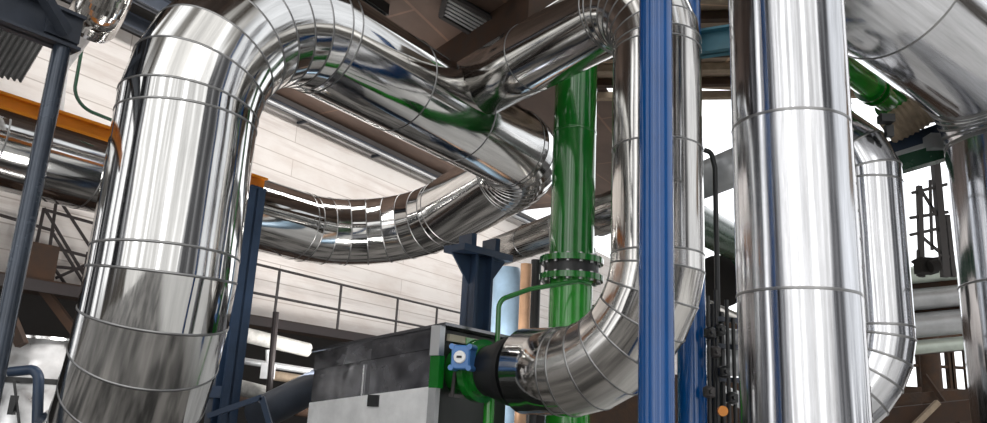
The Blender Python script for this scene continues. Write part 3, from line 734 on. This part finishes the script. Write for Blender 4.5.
solid('timber_brace', 'dark slanted brace crossing before the small paned window', 'brace', M['rust'], lambda mb: mb.bar(P(925, 375, 13.4), P(960, 425, 13.0), .06, .06))
# teal and navy beams under the overhead pipe
t = thing('crane_girder', 'navy and dark green girder under the bend of the fat overhead pipe', 'girder', P(915, 145, 10))
mb = MB(); mb.bar(P(870, 158, 10.0), P(975, 121, 9.6), .25, .2); mb.build('upper_beam', M['navy'], t)
mb = MB(); mb.bar(P(870, 163, 9.9), P(975, 130, 9.5), .1, .05); mb.build('pale_flange', M['grey'], t)
mb = MB(); mb.bar(P(870, 174, 9.9), P(975, 143, 9.5), .2, .2); mb.build('lower_beam', M['green_dk'], t)
mb = MB(); mb.box(P(936, 143, 9.55), (.22, .2, .2)); mb.build('trolley', M['grey'], t)
# tan wrapped duct above it
tw1 = P(886, 133, 9.9); tw2 = P(950, 92, 9.4)
solid('wrapped_duct', 'tan wrapped duct resting on the navy girder', 'duct', M['tan'], lambda mb: [mb.lathe(tw1, (tw2 - tw1), [(i * .035, .2 + .022 * (i % 2)) for i in range(26)], 28)], smooth=SM)
solid('limit_switch', 'small dark switch box on a tan bracket beside the green flanges', 'box', M['black'], lambda mb: (mb.box(P(886, 119, 8.3), (.15, .12, .09)), mb.box(P(889, 131, 8.4), (.08, .07, .14))))
# open frame tower
t = thing('frame_tower', 'dark open steel frame tower against the bright window behind', 'tower', XY(P(925, 270, 13.0), 0))
for a, b, r in (((919, 186), (922, 278), .07), ((935, 160), (945, 272), .1), ((947, 215), (953, 272), .06)):
    p, q = P(*a, 13), P(*b, 13); mb = MB(); mb.bar(p, XY(q, P(0 + b[0], 277, 13).z), r * 1.15, r * 1.15); mb.build('post', M['rail'], t)
for a, b in (((912, 193), (948, 184)), ((910, 218), (948, 212)), ((910, 235), (950, 226)), ((912, 262), (955, 256))):
    mb = MB(); mb.bar(P(*a, 13), P(*b, 13), .05, .05); mb.build('rail', M['rail'], t)
for a, b in (((921, 190), (936, 214)), ((921, 236), (944, 256)), ((930, 180), (932, 250)), ((918, 250), (918, 276))):
    mb = MB(); mb.bar(P(*a, 13), P(*b, 13), .04, .04); mb.build('brace', M['rail'], t)
solid('motor_unit', 'small dark motor unit at the foot of the frame tower', 'motor', M['dark'], lambda mb: (mb.box(P(926, 266, 12.8), (.28, .25, .25)), mb.tube(P(930, 267, 12.6), P(938, 265, 12.6), .1, n=16)))

# ------------------------------------------------------------------ light
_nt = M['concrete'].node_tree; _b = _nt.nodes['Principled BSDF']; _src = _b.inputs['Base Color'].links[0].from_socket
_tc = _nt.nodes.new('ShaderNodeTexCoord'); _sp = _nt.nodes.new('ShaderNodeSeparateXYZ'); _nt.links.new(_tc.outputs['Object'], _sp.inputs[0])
_nt.links.new(mixc(_nt, mapr(_nt, _sp.outputs[0], .5, 2.0, 0, 1), _src, (.78, .77, .75)), _b.inputs['Base Color'])  # sunlit right side put into the floor colour, brightens pipe reflections
w = bpy.data.worlds.new('hall_light'); scn.world = w; w.use_nodes = True
nt = w.node_tree; bg = nt.nodes['Background']
tc = nt.nodes.new('ShaderNodeTexCoord'); sep = nt.nodes.new('ShaderNodeSeparateXYZ'); nt.links.new(tc.outputs['Generated'], sep.inputs[0])
az = math_(nt, 'ARCTAN2', sep.outputs[0], sep.outputs[1])
def noise1(k, detail, seed):
    n = nt.nodes.new('ShaderNodeTexNoise'); n.noise_dimensions = '1D'; n.inputs['Scale'].default_value = 1.0; n.inputs['Detail'].default_value = detail
    nt.links.new(math_(nt, 'ADD', math_(nt, 'MULTIPLY', az, k), seed), n.inputs['W']); return n.outputs[0]
bands = ramp(nt, noise1(5.5, 3, 11.3), [(.44, (.02, .02, .022)), (.50, (.25, .25, .26)), (.55, (1.0, 1.0, 1.02)), (.61, (2.2, 2.2, 2.2))])
dim = math_(nt, 'MULTIPLY', mapr(nt, az, 1.8, 1.98, 0, 1), mapr(nt, az, 2.7, 2.9, 1, 0))
bands = mixc(nt, math_(nt, 'MULTIPLY', dim, .75), bands, (.12, .12, .125))
# elevation: floor, windows, roof
el = sep.outputs[2]
sky_n = nt.nodes.new('ShaderNodeTexNoise'); sky_n.inputs['Scale'].default_value = 3.0; nt.links.new(tc.outputs['Generated'], sky_n.inputs['Vector'])
roof = ramp(nt, sky_n.outputs[0], [(.40, (.08, .07, .06)), (.52, (.5, .48, .45)), (.62, (1.9, 1.9, 1.9))])
lowc = mixc(nt, mapr(nt, el, -.12, -.02, 0, 1), (.10, .09, .08), bands)
full = mixc(nt, mapr(nt, el, .5, .62, 0, 1), lowc, roof)
# the glazed far end of the hall: plain white daylight
fwd = math_(nt, 'MULTIPLY', mapr(nt, az, .05, .15, 0, 1), mapr(nt, az, .85, 1.0, 1, 0))
fwd = math_(nt, 'MULTIPLY', fwd, mapr(nt, el, -.05, 0, 0, 1))
full = mixc(nt, fwd, full, (2.2, 2.25, 2.3))
side = math_(nt, 'MULTIPLY', mapr(nt, az, 1.0, 1.12, 0, 1), mapr(nt, az, 1.85, 2.0, 1, 0))
side = math_(nt, 'MULTIPLY', side, math_(nt, 'MULTIPLY', mapr(nt, el, .0, .08, 0, 1), mapr(nt, el, .85, .92, 1, 0)))
full = mixc(nt, side, full, (1.1, 1.12, 1.15))
nt.links.new(full, bg.inputs[0]); bg.inputs[1].default_value = 1.0

def area(name, loc, tgt, size, power, c=(1, 1, 1)):
    l = bpy.data.lights.new(name, 'AREA'); l.shape = 'RECTANGLE'; l.size, l.size_y = size; l.energy = power; l.color = c
    o = bpy.data.objects.new(name, l); col.objects.link(o); o.location = loc
    o.rotation_euler = (V(tgt) - V(loc)).to_track_quat('-Z', 'Y').to_euler(); return o
sl = bpy.data.lights.new('daylight', 'SUN'); sl.energy = 1.5; sl.angle = math.radians(85); sl.color = (1, .985, .96)
so = bpy.data.objects.new('daylight', sl); col.objects.link(so); so.rotation_euler = V((.02, .92, -.36)).to_track_quat('-Z', 'Y').to_euler()

for k in (-5.5, -.5, 4.5):  # added strips, unseen behind the duct, to brighten the whitewashed wall
    c = XY(PW(345, 110), CEIL - .35) + WN * 2.3 + D1 * k
    o = area('wall_fill', c, c - WN * 2.3 - UP * 2.6, (4.5, .35), 82, (1, .97, .94))
    d = (-WN * 2.3 - UP * 2.6).normalized(); x = D1; y = (-d).cross(x)
    o.matrix_world = Matrix.Translation(c) @ Matrix((x, y, -d)).transposed().to_4x4()
area('hidden_fill', P(392, 385, 10.6), XY(PW(330, 260), 4.6), (2.6, .5), 170, (1, .97, .94))  # added fill, unseen behind the housing, brightens the lower wall
area('hidden_fill', P(150, 320, 8.4), XY(PW(40, 215), 4.6), (.9, .6), 32, (1, .97, .94))  # added fill, unseen behind the big left pipe, brightens the wall there
scn.view_settings.view_transform = 'Standard'
scn.view_settings.look = 'None'
scn.view_settings.exposure = 0.0
